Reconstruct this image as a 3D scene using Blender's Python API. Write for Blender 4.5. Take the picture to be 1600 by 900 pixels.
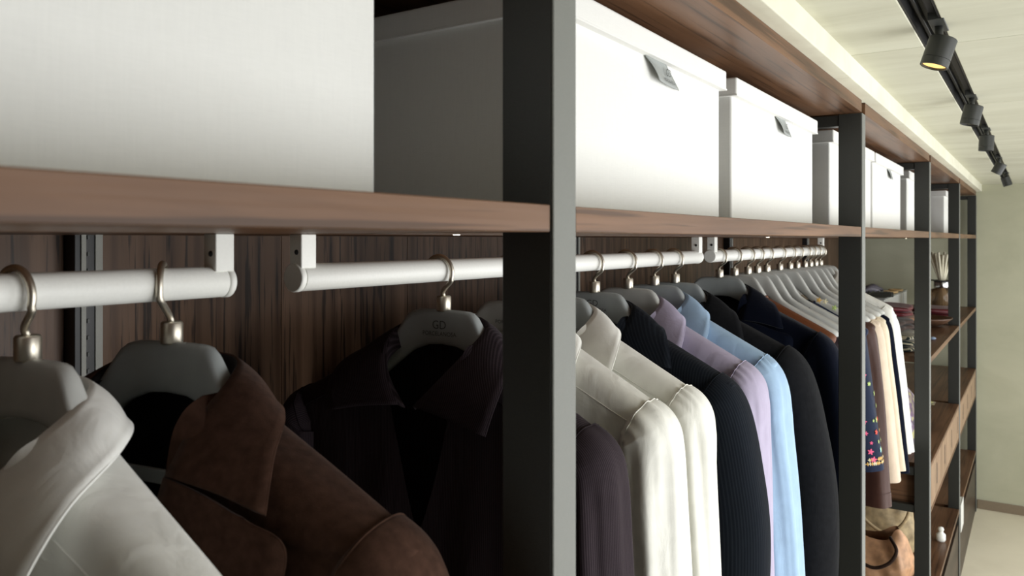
import bpy, bmesh, math, random
from mathutils import Vector, Matrix

for o in list(bpy.data.objects):
    bpy.data.objects.remove(o)
scene = bpy.context.scene
C = scene.collection
random.seed(7)

# ------------------------------------------------------------------ camera
H = 1.95                                     # eye height above the floor
TH = math.atan(820 / 1228)
cam_d = bpy.data.cameras.new('camera')
cam = bpy.data.objects.new('camera', cam_d)
C.objects.link(cam)
cam.location = (0, 0, H)
cam.rotation_euler = (math.radians(90), 0, TH)
cam_d.sensor_width = 36
cam_d.lens = 36 * 1228 / 1600
cam_d.shift_y = -76 / 1600
cam_d.clip_start = 0.01
cam_d.dof.use_dof = True
cam_d.dof.focus_distance = 1.5
cam_d.dof.aperture_fstop = 9
scene.camera = cam

# ------------------------------------------------------------------ world, lights, exposure
w = bpy.data.worlds.new('world')
scene.world = w
w.use_nodes = True
w.node_tree.nodes['Background'].inputs[0].default_value = (0.75, 0.85, 0.95, 1)
w.node_tree.nodes['Background'].inputs[1].default_value = 0.3

WIN = [(0.46, 2.27), (2.50, 4.30), (4.50, 6.30)]      # windows in the wall across the aisle (Y ranges)
WZ0, WZ1 = 0.15, 2.22
XW = 1.30
for y0, y1 in WIN:
    ld = bpy.data.lights.new('window_daylight', 'AREA')
    ld.shape = 'RECTANGLE'
    ld.size = y1 - y0
    ld.size_y = WZ1 - WZ0
    ld.energy = 52 if y0 < 1 else 35
    ld.spread = math.radians(180)
    ld.color = (1.0, 1.0, 0.995)
    lo = bpy.data.objects.new('window_daylight', ld)
    C.objects.link(lo)
    lo.location = (XW + 0.22, (y0 + y1) / 2, (WZ0 + WZ1) / 2)
    lo.rotation_euler = (math.radians(90), 0, math.radians(90))
scene.view_settings.view_transform = 'Standard'
scene.view_settings.look = 'None'
scene.view_settings.gamma = 1
scene.view_settings.use_curve_mapping = False
scene.view_settings.exposure = 0.33

# ------------------------------------------------------------------ helpers
def link(name, verts, faces, mat=None, parent=None, smooth=False, loc=None):
    me = bpy.data.meshes.new(name)
    me.from_pydata([tuple(v) for v in verts], [], faces)
    me.validate()
    o = bpy.data.objects.new(name, me)
    C.objects.link(o)
    if mat: me.materials.append(mat)
    if smooth:
        for p in me.polygons: p.use_smooth = True
    if parent: o.parent = parent
    if loc: o.location = loc
    return o

def from_bm(name, bm, mat=None, parent=None, smooth=False, loc=None):
    me = bpy.data.meshes.new(name)
    bm.to_mesh(me); bm.free()
    o = bpy.data.objects.new(name, me)
    C.objects.link(o)
    if mat: me.materials.append(mat)
    if smooth:
        for p in me.polygons: p.use_smooth = True
    if parent: o.parent = parent
    if loc: o.location = loc
    return o

def box_bm(x0, x1, y0, y1, z0, z1, bev=0.0, seg=1, bm=None):
    b = bmesh.new()
    bmesh.ops.create_cube(b, size=1)
    for v in b.verts:
        v.co = Vector(((x0 + x1) / 2 + v.co.x * (x1 - x0), (y0 + y1) / 2 + v.co.y * (y1 - y0), (z0 + z1) / 2 + v.co.z * (z1 - z0)))
    if bev > 0:
        bmesh.ops.bevel(b, geom=b.edges[:], offset=bev, segments=seg, affect='EDGES', profile=0.5)
    if bm is None: return b
    me = bpy.data.meshes.new('tmp'); b.to_mesh(me); b.free()
    bm.from_mesh(me); bpy.data.meshes.remove(me)
    return bm

def box(name, x0, x1, y0, y1, z0, z1, mat, parent=None, bev=0.0, seg=1):
    """box given in world metres (or the parent's space); origin at its base centre"""
    cx, cy = (x0 + x1) / 2, (y0 + y1) / 2
    b = box_bm(x0 - cx, x1 - cx, y0 - cy, y1 - cy, 0, z1 - z0, bev, seg)
    return from_bm(name, b, mat, parent, loc=(cx, cy, z0))

def empty(name, loc, rz=0):
    o = bpy.data.objects.new(name, None)
    C.objects.link(o)
    o.empty_display_size = 0.05
    o.location = loc; o.rotation_euler = (0, 0, rz)
    return o

def tag(o, label=None, cat=None, group=None, kind=None):
    if label: o['label'] = label
    if cat: o['category'] = cat
    if group: o['group'] = group
    if kind: o['kind'] = kind
    return o

def tube(name, pts, r, mat, parent=None, seg=12, cap=True):
    pts = [Vector(p) for p in pts]
    n = len(pts); verts = []; faces = []
    t0 = (pts[1] - pts[0]).normalized()
    up = Vector((0, 0, 1)) if abs(t0.z) < 0.9 else Vector((0, 1, 0))
    nrm = (up - t0 * up.dot(t0)).normalized()
    for i in range(n):
        t = (pts[min(i + 1, n - 1)] - pts[max(i - 1, 0)]).normalized()
        nrm = (nrm - t * nrm.dot(t)).normalized()
        bn = t.cross(nrm)
        rr = r[i] if isinstance(r, (list, tuple)) else r
        for k in range(seg):
            a = 2 * math.pi * k / seg
            verts.append(pts[i] + (nrm * math.cos(a) + bn * math.sin(a)) * rr)
    for i in range(n - 1):
        for k in range(seg):
            k2 = (k + 1) % seg
            faces.append((i * seg + k, i * seg + k2, (i + 1) * seg + k2, (i + 1) * seg + k))
    if cap:
        faces.append(tuple(range(seg))[::-1]); faces.append(tuple((n - 1) * seg + k for k in range(seg)))
    return link(name, verts, faces, mat, parent, smooth=True)

def lathe(name, prof, mat, parent=None, seg=32, loc=(0, 0, 0), smooth=True):
    verts = []; faces = []
    for (r, z) in prof:
        for k in range(seg):
            a = 2 * math.pi * k / seg
            verts.append((r * math.cos(a), r * math.sin(a), z))
    for i in range(len(prof) - 1):
        for k in range(seg):
            k2 = (k + 1) % seg
            faces.append((i * seg + k, i * seg + k2, (i + 1) * seg + k2, (i + 1) * seg + k))
    return link(name, verts, faces, mat, parent, smooth, loc)

def cr(pts, n):
    """Catmull-Rom through pts, n samples"""
    P = [Vector(p) for p in pts]
    P = [P[0] * 2 - P[1]] + P + [P[-1] * 2 - P[-2]]
    m = len(P) - 3; out = []
    for i in range(n):
        u = i / (n - 1) * m
        k = min(int(u), m - 1); t = u - k
        a, b, c, d = P[k], P[k + 1], P[k + 2], P[k + 3]
        out.append(0.5 * ((2 * b) + (c - a) * t + (2 * a - 5 * b + 4 * c - d) * t * t + (3 * b - a - 3 * c + d) * t ** 3))
    return out

def set_uv(o, us, wrap=None):
    me = o.data; uv = me.uv_layers.new(name='UVMap').data
    for p in me.polygons:
        vals = [us[v] for v in p.vertices]
        hi = max(vals)
        for li, u in zip(p.loop_indices, vals):
            if wrap and hi - u > wrap / 2: u += wrap
            uv[li].uv = (u, 0.0)

def interp(tab, x):
    if x <= tab[0][0]: return tab[0][1]
    for (x0, y0), (x1, y1) in zip(tab, tab[1:]):
        if x <= x1: return y0 + (y1 - y0) * (x - x0) / (x1 - x0)
    return tab[-1][1]

def sp(v, p): return math.copysign(abs(v) ** p, v)

def text(name, body, size, mat, parent, loc, rot, align='CENTER'):
    cu = bpy.data.curves.new('t', 'FONT'); cu.body = body; cu.size = size
    cu.align_x = align; cu.resolution_u = 3
    to = bpy.data.objects.new('t', cu); C.objects.link(to)
    dg = bpy.context.evaluated_depsgraph_get()
    me = bpy.data.meshes.new_from_object(to.evaluated_get(dg))
    bpy.data.objects.remove(to)
    o = bpy.data.objects.new(name, me); C.objects.link(o)
    me.materials.clear(); me.materials.append(mat)
    o.parent = parent; o.location = loc; o.rotation_euler = rot
    return o

# ------------------------------------------------------------------ materials
MATS = {}
def base_mat(name, col, rough=0.5, metal=0.0, spec=0.5):
    m = bpy.data.materials.new(name); m.use_nodes = True
    b = m.node_tree.nodes['Principled BSDF']
    b.inputs['Base Color'].default_value = (*col, 1)
    b.inputs['Roughness'].default_value = rough
    b.inputs['Metallic'].default_value = metal
    b.inputs['Specular IOR Level'].default_value = spec
    MATS[name] = m
    return m, m.node_tree.nodes, m.node_tree.links, b

def coords(N, L, scale, rot=(0, 0, 0), rnd=False):
    tc = N.new('ShaderNodeTexCoord'); mp = N.new('ShaderNodeMapping')
    mp.inputs['Scale'].default_value = scale; mp.inputs['Rotation'].default_value = rot
    L.new(tc.outputs['Object'], mp.inputs['Vector'])
    if rnd:
        oi = N.new('ShaderNodeObjectInfo'); vm = N.new('ShaderNodeVectorMath'); vm.operation = 'SCALE'
        cb = N.new('ShaderNodeCombineXYZ')
        for k, f in enumerate((13.7, 29.1, 7.3)):
            mm = N.new('ShaderNodeMath'); mm.operation = 'MULTIPLY'; mm.inputs[1].default_value = f
            L.new(oi.outputs['Random'], mm.inputs[0]); L.new(mm.outputs[0], cb.inputs[k])
        L.new(cb.outputs[0], mp.inputs['Location'])
    return mp

def ramp(N, stops):
    r = N.new('ShaderNodeValToRGB'); e = r.color_ramp.elements
    e[0].position, e[0].color = stops[0][0], (*stops[0][1], 1)
    e[1].position, e[1].color = stops[-1][0], (*stops[-1][1], 1)
    for p, c in stops[1:-1]:
        n = e.new(p); n.color = (*c, 1)
    return r

def wood(name, grain, dark, mid, light, rough=0.38, pore=0.6, fig=0.8, plen=5.5):
    """grain: axis index the fibres run along"""
    m, N, L, b = base_mat(name, mid, rough, spec=0.22)
    sc = [9.0, 9.0, 9.0]; sc[grain] = 0.55
    mp = coords(N, L, sc, rnd=True)
    nz = N.new('ShaderNodeTexNoise'); nz.inputs['Scale'].default_value = 1.4
    nz.inputs['Detail'].default_value = 7; nz.inputs['Roughness'].default_value = 0.6; nz.inputs['Distortion'].default_value = 0.9
    L.new(mp.outputs[0], nz.inputs['Vector'])
    rp = ramp(N, [(0.30, dark), (0.5, mid), (0.72, light)])
    L.new(nz.outputs['Fac'], rp.inputs[0])
    # cathedral figure
    mp3 = coords(N, L, [v * 0.9 for v in sc], rnd=True)
    wv = N.new('ShaderNodeTexWave'); wv.wave_type = 'RINGS'; wv.inputs['Scale'].default_value = 0.9
    wv.inputs['Distortion'].default_value = 5.0; wv.inputs['Detail'].default_value = 3; wv.inputs['Detail Scale'].default_value = 0.7
    L.new(mp3.outputs[0], wv.inputs['Vector'])
    rw = ramp(N, [(0.0, (0.62, 0.58, 0.55)), (0.35, (1, 1, 1)), (1.0, (1.05, 1.05, 1.05))])
    L.new(wv.outputs['Fac'], rw.inputs[0])
    # open pores
    sc2 = [125.0, 125.0, 125.0]; sc2[grain] = plen
    mp2 = coords(N, L, sc2, rnd=True)
    n2 = N.new('ShaderNodeTexNoise'); n2.inputs['Scale'].default_value = 1.0; n2.inputs['Detail'].default_value = 3
    L.new(mp2.outputs[0], n2.inputs['Vector'])
    r2 = ramp(N, [(0.37, (1 - pore, 1 - pore, 1 - pore)), (0.45, (1, 1, 1))])
    L.new(n2.outputs['Fac'], r2.inputs[0])
    mx = N.new('ShaderNodeMix'); mx.data_type = 'RGBA'; mx.blend_type = 'MULTIPLY'; mx.inputs[0].default_value = 1
    L.new(rp.outputs[0], mx.inputs[6]); L.new(r2.outputs[0], mx.inputs[7])
    mx2 = N.new('ShaderNodeMix'); mx2.data_type = 'RGBA'; mx2.blend_type = 'MULTIPLY'; mx2.inputs[0].default_value = fig
    L.new(mx.outputs[2], mx2.inputs[6]); L.new(rw.outputs[0], mx2.inputs[7])
    L.new(mx2.outputs[2], b.inputs['Base Color'])
    bp = N.new('ShaderNodeBump'); bp.inputs['Strength'].default_value = 0.15; bp.inputs['Distance'].default_value = 0.002
    L.new(n2.outputs['Fac'], bp.inputs['Height']); L.new(bp.outputs[0], b.inputs['Normal'])
    return m

def plaster(name, c1, c2, sc=(3, 1.0, 3), bump=0.25, rough=0.85):
    m, N, L, b = base_mat(name, c1, rough, spec=0.2)
    mp = coords(N, L, sc, rnd=True)
    nz = N.new('ShaderNodeTexNoise'); nz.inputs['Scale'].default_value = 2.2; nz.inputs['Detail'].default_value = 9
    nz.inputs['Roughness'].default_value = 0.62; nz.inputs['Distortion'].default_value = 0.5
    L.new(mp.outputs[0], nz.inputs['Vector'])
    rp = ramp(N, [(0.32, c2), (0.62, c1)])
    L.new(nz.outputs['Fac'], rp.inputs[0]); L.new(rp.outputs[0], b.inputs['Base Color'])
    bp = N.new('ShaderNodeBump'); bp.inputs['Strength'].default_value = bump; bp.inputs['Distance'].default_value = 0.01
    L.new(nz.outputs['Fac'], bp.inputs['Height']); L.new(bp.outputs[0], b.inputs['Normal'])
    return m

def noisy(name, col, rough=0.5, metal=0.0, sc=400, bump=0.1, var=0.12, spec=0.5):
    m, N, L, b = base_mat(name, col, rough, metal, spec)
    mp = coords(N, L, (1, 1, 1))
    nz = N.new('ShaderNodeTexNoise'); nz.inputs['Scale'].default_value = sc; nz.inputs['Detail'].default_value = 2
    L.new(mp.outputs[0], nz.inputs['Vector'])
    lo = tuple(v * (1 - var) for v in col); hi = tuple(min(1, v * (1 + var)) for v in col)
    rp = ramp(N, [(0.3, lo), (0.7, hi)])
    L.new(nz.outputs['Fac'], rp.inputs[0]); L.new(rp.outputs[0], b.inputs['Base Color'])
    bp = N.new('ShaderNodeBump'); bp.inputs['Strength'].default_value = bump; bp.inputs['Distance'].default_value = 0.001
    L.new(nz.outputs['Fac'], bp.inputs['Height']); L.new(bp.outputs[0], b.inputs['Normal'])
    return m

def linen(name, col):
    m, N, L, b = base_mat(name, col, 0.9, spec=0.15)
    a1 = coords(N, L, (60, 60, 900)); a2 = coords(N, L, (700, 700, 40))
    n1 = N.new('ShaderNodeTexNoise'); n1.inputs['Scale'].default_value = 1; n1.inputs['Detail'].default_value = 2
    n2 = N.new('ShaderNodeTexNoise'); n2.inputs['Scale'].default_value = 1; n2.inputs['Detail'].default_value = 2
    L.new(a1.outputs[0], n1.inputs['Vector']); L.new(a2.outputs[0], n2.inputs['Vector'])
    ad = N.new('ShaderNodeMath'); ad.operation = 'ADD'
    L.new(n1.outputs['Fac'], ad.inputs[0]); L.new(n2.outputs['Fac'], ad.inputs[1])
    dv = N.new('ShaderNodeMath'); dv.operation = 'MULTIPLY'; dv.inputs[1].default_value = 0.5
    L.new(ad.outputs[0], dv.inputs[0])
    rp = ramp(N, [(0.35, tuple(v * 0.965 for v in col)), (0.6, col)])
    L.new(dv.outputs[0], rp.inputs[0]); L.new(rp.outputs[0], b.inputs['Base Color'])
    bp = N.new('ShaderNodeBump'); bp.inputs['Strength'].default_value = 0.2; bp.inputs['Distance'].default_value = 0.001
    L.new(dv.outputs[0], bp.inputs['Height']); L.new(bp.outputs[0], b.inputs['Normal'])
    return m

def cloth(name, col, rough=0.8, sheen=0.2, stripe=None, sc=900, bump=0.12, spec=0.2, nap=0.0, crease=0.13):
    """stripe = (axis, frequency, colour)"""
    m, N, L, b = base_mat(name, col, rough, spec=spec)
    b.inputs['Sheen Weight'].default_value = sheen
    b.inputs['Sheen Roughness'].default_value = 0.4
    mp = coords(N, L, (1, 1, 1))
    nz = N.new('ShaderNodeTexNoise'); nz.inputs['Scale'].default_value = sc; nz.inputs['Detail'].default_value = 1
    L.new(mp.outputs[0], nz.inputs['Vector'])
    src = None
    if stripe:
        wv = N.new('ShaderNodeTexWave'); wv.wave_type = 'BANDS'; wv.bands_direction = stripe[0]
        wv.inputs['Scale'].default_value = stripe[1]; wv.inputs['Distortion'].default_value = 0.0
        if stripe[0] == 'X': L.new(N.new('ShaderNodeTexCoord').outputs['UV'], wv.inputs['Vector'])
        else: L.new(mp.outputs[0], wv.inputs['Vector'])
        rp = ramp(N, [(0.45, col), (0.8, stripe[2])])
        L.new(wv.outputs['Fac'], rp.inputs[0]); src = rp
        h = wv
    else:
        n3 = N.new('ShaderNodeTexNoise'); n3.inputs['Scale'].default_value = 90 if nap else 25; n3.inputs['Detail'].default_value = 5
        L.new(mp.outputs[0], n3.inputs['Vector'])
        k = 0.06 + nap
        rp = ramp(N, [(0.3, tuple(v * (1 - k) for v in col)), (0.7, tuple(min(1, v * (1 + k)) for v in col))])
        L.new(n3.outputs['Fac'], rp.inputs[0]); src = rp
    L.new(src.outputs[0], b.inputs['Base Color'])
    bp = N.new('ShaderNodeBump'); bp.inputs['Strength'].default_value = bump; bp.inputs['Distance'].default_value = 0.001
    L.new(nz.outputs['Fac'], bp.inputs['Height'])
    # soft creases in the cloth
    mpc = coords(N, L, (1, 1, 0.45), rnd=True)
    nc = N.new('ShaderNodeTexNoise'); nc.inputs['Scale'].default_value = 22; nc.inputs['Detail'].default_value = 3; nc.inputs['Distortion'].default_value = 0.8
    L.new(mpc.outputs[0], nc.inputs['Vector'])
    b2 = N.new('ShaderNodeBump'); b2.inputs['Strength'].default_value = crease; b2.inputs['Distance'].default_value = 0.02
    L.new(nc.outputs['Fac'], b2.inputs['Height']); L.new(bp.outputs[0], b2.inputs['Normal']); L.new(b2.outputs[0], b.inputs['Normal'])
    return m

def emit(name, col, s):
    m, N, L, b = base_mat(name, col, 0.4)
    b.inputs['Emission Color'].default_value = (*col, 1); b.inputs['Emission Strength'].default_value = s
    return m

WD = ((0.075, 0.036, 0.018), (0.145, 0.074, 0.039), (0.21, 0.113, 0.063))
wood_y = wood('walnut_along', 1, *WD, pore=0.48, fig=0.5, plen=2.2)
wood_z = wood('walnut_upright', 2, (0.058, 0.033, 0.019), (0.105, 0.060, 0.036), (0.15, 0.088, 0.054), pore=0.75)
wood_x = wood('walnut_across', 0, *WD, pore=0.32, fig=0.3, plen=2.2)
wood_light = wood('walnut_drawer', 2, (0.24, 0.15, 0.09), (0.34, 0.22, 0.14), (0.42, 0.29, 0.19))
wood_dark = wood('walnut_dark', 1, (0.02, 0.012, 0.008), (0.045, 0.028, 0.02), (0.07, 0.045, 0.03))
m_ceil = plaster('ceiling_plaster', (0.60, 0.595, 0.48), (0.52, 0.51, 0.40), sc=(0.7, 3.2, 1))
m_beam = plaster('beam_plaster', (0.76, 0.75, 0.62), (0.66, 0.64, 0.52), sc=(2, 2, 2))
m_wall = plaster('wall_plaster', (0.50, 0.495, 0.37), (0.44, 0.437, 0.32), sc=(0.9, 0.9, 1.6), bump=0.12)
m_floor = plaster('floor_stone', (0.80, 0.74, 0.58), (0.73, 0.67, 0.52), sc=(1, 1, 1), bump=0.03, rough=0.42)
m_base = noisy('baseboard_paint', (0.22, 0.17, 0.115), 0.6)
m_metal = noisy('dark_powder_coat', (0.020, 0.021, 0.018), 0.40, 0.0, sc=1500, bump=0.35, var=0.25)
m_litface = noisy('lit_post_face', (0.17, 0.175, 0.16), 0.55, 0.0, sc=1500, bump=0.35, var=0.18)  # lighter copy of the post metal, window light put into the colour
m_strip = noisy('galvanised_strip', (0.33, 0.33, 0.30), 0.6, 0.2, sc=1800, bump=0.5, var=0.4)
m_slot = noisy('slot_black', (0.006, 0.006, 0.006), 0.8)
m_rod = noisy('rod_white_lacquer', (0.80, 0.80, 0.75), 0.42, sc=300, bump=0.0, var=0.02)
m_rodend = noisy('rod_end_grey', (0.40, 0.40, 0.37), 0.5, sc=300, bump=0.0, var=0.02)
m_linen = linen('white_linen', (0.80, 0.80, 0.77))
m_tagm = noisy('grey_leather_tab', (0.34, 0.36, 0.35), 0.6, sc=900, bump=0.2)
m_print = noisy('grey_print', (0.07, 0.075, 0.075), 0.7, sc=50, bump=0, var=0.02)
m_printl = noisy('light_print', (0.20, 0.21, 0.21), 0.6, sc=50, bump=0, var=0.02)
m_nickel = noisy('satin_nickel', (0.68, 0.63, 0.53), 0.40, 1.0, sc=800, bump=0.03, var=0.05)
m_black = noisy('track_black', (0.009, 0.009, 0.009), 0.45, sc=500, bump=0.02)
m_spot = noisy('spotlight_grey', (0.032, 0.034, 0.031), 0.45, sc=800, bump=0.05)
m_led = emit('led_lens', (1.0, 0.9, 0.7), 6)
m_lamp = emit('lamp_warm', (1.0, 0.60, 0.2), 1.0)
def hanger_mat(name, col, trans):
    m, N, L, b = base_mat(name, col, 0.30, spec=0.5)
    b.inputs['Subsurface Weight'].default_value = 0.0
    b.inputs['Transmission Weight'].default_value = trans
    b.inputs['IOR'].default_value = 1.3
    b.inputs['Roughness'].default_value = 0.27
    nz = N.new('ShaderNodeTexNoise'); nz.inputs['Scale'].default_value = 30
    mp = coords(N, L, (1, 1, 1)); L.new(mp.outputs[0], nz.inputs['Vector'])
    rp = ramp(N, [(0.3, tuple(v * 0.95 for v in col)), (0.7, tuple(v * 1.05 for v in col))])
    L.new(nz.outputs['Fac'], rp.inputs[0]); L.new(rp.outputs[0], b.inputs['Base Color'])
    return m
m_hang = hanger_mat('frosted_plastic', (0.48, 0.52, 0.52), 0.3)
m_hangl = hanger_mat('frosted_plastic_pale', (0.62, 0.63, 0.60), 0.2)

c_white = cloth('white_cotton', (0.88, 0.88, 0.84), 0.75, 0.1)
c_white2 = cloth('ivory_cotton', (0.80, 0.795, 0.735), 0.75, 0.1)
c_brown = cloth('brown_wool', (0.062, 0.032, 0.022), 0.95, 0.05, nap=0.18, bump=0.3, spec=0.05, crease=0.08)
c_purple = cloth('aubergine_stripe_cotton', (0.021, 0.015, 0.0185), 0.85, 0.02, stripe=('X', 105, (0.046, 0.034, 0.041)), spec=0.1)
c_navy = cloth('navy_pinstripe_wool', (0.007, 0.009, 0.013), 0.9, 0.02, stripe=('X', 60, (0.0125, 0.0155, 0.021)), spec=0.08)
c_lilac = cloth('lilac_cotton', (0.40, 0.36, 0.48), 0.75, 0.1)
c_blue = cloth('pale_blue_cotton', (0.33, 0.47, 0.64), 0.75, 0.1)
c_black = cloth('charcoal_wool', (0.010, 0.0105, 0.012), 0.9, 0.02, nap=0.1, bump=0.2, spec=0.08)
c_velvet = cloth('navy_velvet', (0.004, 0.006, 0.014), 0.85, 0.08, spec=0.05)
c_rust = cloth('rust_leather', (0.13, 0.042, 0.016), 0.5, 0.0, spec=0.3)
c_dplum = cloth('plum_black_silk', (0.018, 0.011, 0.015), 0.5, 0.0)
c_emb = cloth('dark_blue_cotton', (0.012, 0.019, 0.045), 0.8, 0.1)
c_satin = cloth('brown_satin', (0.058, 0.025, 0.018), 0.45, 0.0, spec=0.25)
c_cream = cloth('cream_silk', (0.70, 0.60, 0.45), 0.5, 0.1, spec=0.3)
c_blush = cloth('blush_cotton', (0.66, 0.54, 0.42), 0.7, 0.1)
c_sequin, N_, L_2, b_ = base_mat('black_sequins', (0.01, 0.01, 0.012), 0.25)
mp_ = coords(N_, L_2, (1, 1, 1)); vr = N_.new('ShaderNodeTexVoronoi'); vr.inputs['Scale'].default_value = 110
L_2.new(mp_.outputs[0], vr.inputs['Vector'])
sx_ = N_.new('ShaderNodeSeparateColor'); L_2.new(vr.outputs['Color'], sx_.inputs[0])
rp_ = ramp(N_, [(0.0, (0.006, 0.006, 0.008)), (0.80, (0.012, 0.012, 0.016)), (0.85, (0.10, 0.16, 0.26)), (0.92, (0.5, 0.5, 0.5)), (0.97, (0.55, 0.20, 0.05))])  # rare bright cells paint sparkle into the colour, along with multicoloured sequins
L_2.new(sx_.outputs[0], rp_.inputs[0]); L_2.new(rp_.outputs[0], b_.inputs['Base Color'])
c_lining = cloth('black_lining', (0.01, 0.009, 0.01), 0.6, 0.0)
c_button = noisy('pearl_button', (0.55, 0.55, 0.5), 0.3, sc=60, bump=0)
c_buttond = noisy('dark_button', (0.02, 0.02, 0.02), 0.3, sc=60, bump=0)

# ------------------------------------------------------------------ layout numbers (metres; z below is above the floor)
FX, BX = -0.36, -1.18                       # front face of the frames, front face of the rear uprights
PY = [0.606, 2.105, 3.580, 5.052, 6.520]    # near face of each frame
PWID = 0.042
YB = -1.05
YE = 6.62
ROD_X, ROD_Z = -0.7704, H - 0.048
ZC = H + 0.393

# ------------------------------------------------------------------ setting
tag(box('floor', -1.28, 1.40, -1.2, 6.75, -0.08, 0.0, m_floor), kind='structure')
tag(box('wall_far', -1.28, 1.40, YE, 6.75, 0.0, ZC + 0.1, m_wall), kind='structure')
m_wdark = noisy('low_bounce_wall_dark', (0.07, 0.066, 0.058), 0.8, sc=20)  # unseen walls darkened to cut light bounced around the room
tag(box('wall_near', -1.28, 1.40, -1.2, -1.08, 0.0, ZC + 0.1, m_wdark), kind='structure')
tag(box('wall_back', -1.32, -1.24, -1.08, YE, 0.0, ZC + 0.1, m_wall), kind='structure')
wr = empty('wall_right', (XW, 2.8, 0)); tag(wr, kind='structure')
def wpiece(y0, y1, z0, z1):
    o = box('wall_section', 0, 0.1, y0 - 2.8, y1 - 2.8, z0, z1, m_wdark, wr); return o
wpiece(-1.08, YE, 0, WZ0); wpiece(-1.08, YE, WZ1, ZC + 0.1)
edges = [-1.08] + [v for p in WIN for v in p] + [YE]
for i in range(0, len(edges), 2): wpiece(edges[i], edges[i + 1], WZ0, WZ1)
m_wf = noisy('window_frame_paint', (0.05, 0.05, 0.047), 0.5)
for i, (y0, y1) in enumerate(WIN):
    wn = empty('window_%d' % (i + 1), (XW + 0.05, (y0 + y1) / 2, WZ0)); tag(wn, kind='structure')
    hw = (y1 - y0) / 2; hh = WZ1 - WZ0
    box('window_frame', -0.02, 0.02, -hw, -hw + 0.04, 0, hh, m_wf, wn)
    box('window_frame', -0.02, 0.02, hw - 0.04, hw, 0, hh, m_wf, wn)
    box('window_rail', -0.02, 0.02, -hw, hw, 0, 0.04, m_wf, wn)
    box('window_rail', -0.02, 0.02, -hw, hw, hh - 0.04, hh, m_wf, wn)
    box('window_sill', -0.12, 0.0, -hw, hw, -0.03, 0.0, m_beam, wn)
bb = box('baseboard_far', FX + 0.0, 1.30, YE - 0.012, YE - 0.0005, 0.0, 0.065, m_base, bev=0.002); tag(bb, kind='structure')

# ceiling: board-marked plaster panels with open joints, a slot for the track
TX0, TX1 = -0.192, -0.142
SEAM = [-1.08, -0.75, 0.10, 0.95, 1.80, 2.65, 3.50, 4.35, 5.20, 6.05, YE]
ce = empty('ceiling', (0, 2.8, ZC)); tag(ce, kind='structure')
box('slab', -1.28, 1.40, -3.9, 3.85, 0.07, 0.17, m_ceil, ce)
for a, b in zip(SEAM, SEAM[1:]):
    for x0, x1 in ((-0.40, TX0), (TX1, 1.30)):
        o = box('ceiling_panel', x0, x1, a - 2.8 + 0.0012, b - 2.8 - 0.0012, random.uniform(0, 0.0008), 0.07, m_ceil, ce, bev=0.0015)
tr = empty('trim_1', (-0.33, 2.8, H + 0.346)); tag(tr, kind='structure')
for a, b in zip(SEAM, SEAM[1:]):
    o = box('beam_section', -0.90, random.uniform(-0.0006, 0.0006), a - 2.8 + 0.0008, b - 2.8 - 0.0008, 0.0, 0.14, m_beam, tr, bev=0.002, seg=2)

# ------------------------------------------------------------------ wardrobe frames
def make_frame(k):
    y = PY[k]
    r = empty('wardrobe_frame', (FX, y, 0))
    W = PWID
    fp = box('front_post', -0.056, -0.002, 0, W, 0, H + 0.3145, m_metal, r, bev=0.0012)
    box('lit_front_face', 0.0265, 0.029, -W / 2 + 0.0004, W / 2 - 0.0004, 0.001, H + 0.314, m_litface, fp, bev=0.0008)  # added skin that paints the aisle-facing side of the post as lit
    bp = box('rear_upright', BX - FX - 0.035, BX - FX - 0.001, 0, W, 0, H + 0.3145, m_black, r, bev=0.001)
    # galvanised face with a notched slot
    for y0, y1 in ((0.009, 0.016), (0.030, 0.041)):
        s = box('face_strip', -0.003, 0.0025, y0 - W / 2, y1 - W / 2, 0.001, H + 0.31, m_strip, bp)
        s.location.x += 0.017
    bm = bmesh.new()
    for i in range(60):
        z = 0.7 + i * 0.025
        box_bm(0.0175, 0.0195, 0.018 - W / 2, 0.0215 - W / 2, z, z + 0.006, 0, 1, bm)
    from_bm('slot_notches', bm, m_spot, bp)
    box('top_bar', BX - FX, -0.056, 0.004, W - 0.004, H + 0.286, H + 0.3135, m_metal, r, bev=0.001)
    box('foot_bar', BX - FX, -0.056, 0.004, W - 0.004, 0.0, 0.03, m_metal, r, bev=0.001)
    if k >= 2:
        for z in (-0.966, -1.118):
            box('cross_bar', BX - FX, -0.056, 0.006, W - 0.006, H + z, H + z + 0.030, m_metal, r, bev=0.001)
    return r
FL = ['broad dark metal upright frame in the foreground between the brown jacket and the white shirts',
      'dark metal upright frame just past the charcoal jacket',
      'dark metal upright frame between the cream blouses and the reed diffuser',
      'slim dark metal upright frame standing at the right of the reed diffuser',
      'farthest dark metal upright frame touching the olive end wall']
for k in range(5):
    tag(make_frame(k), FL[k], 'frame', 'wardrobe frames')

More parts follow.
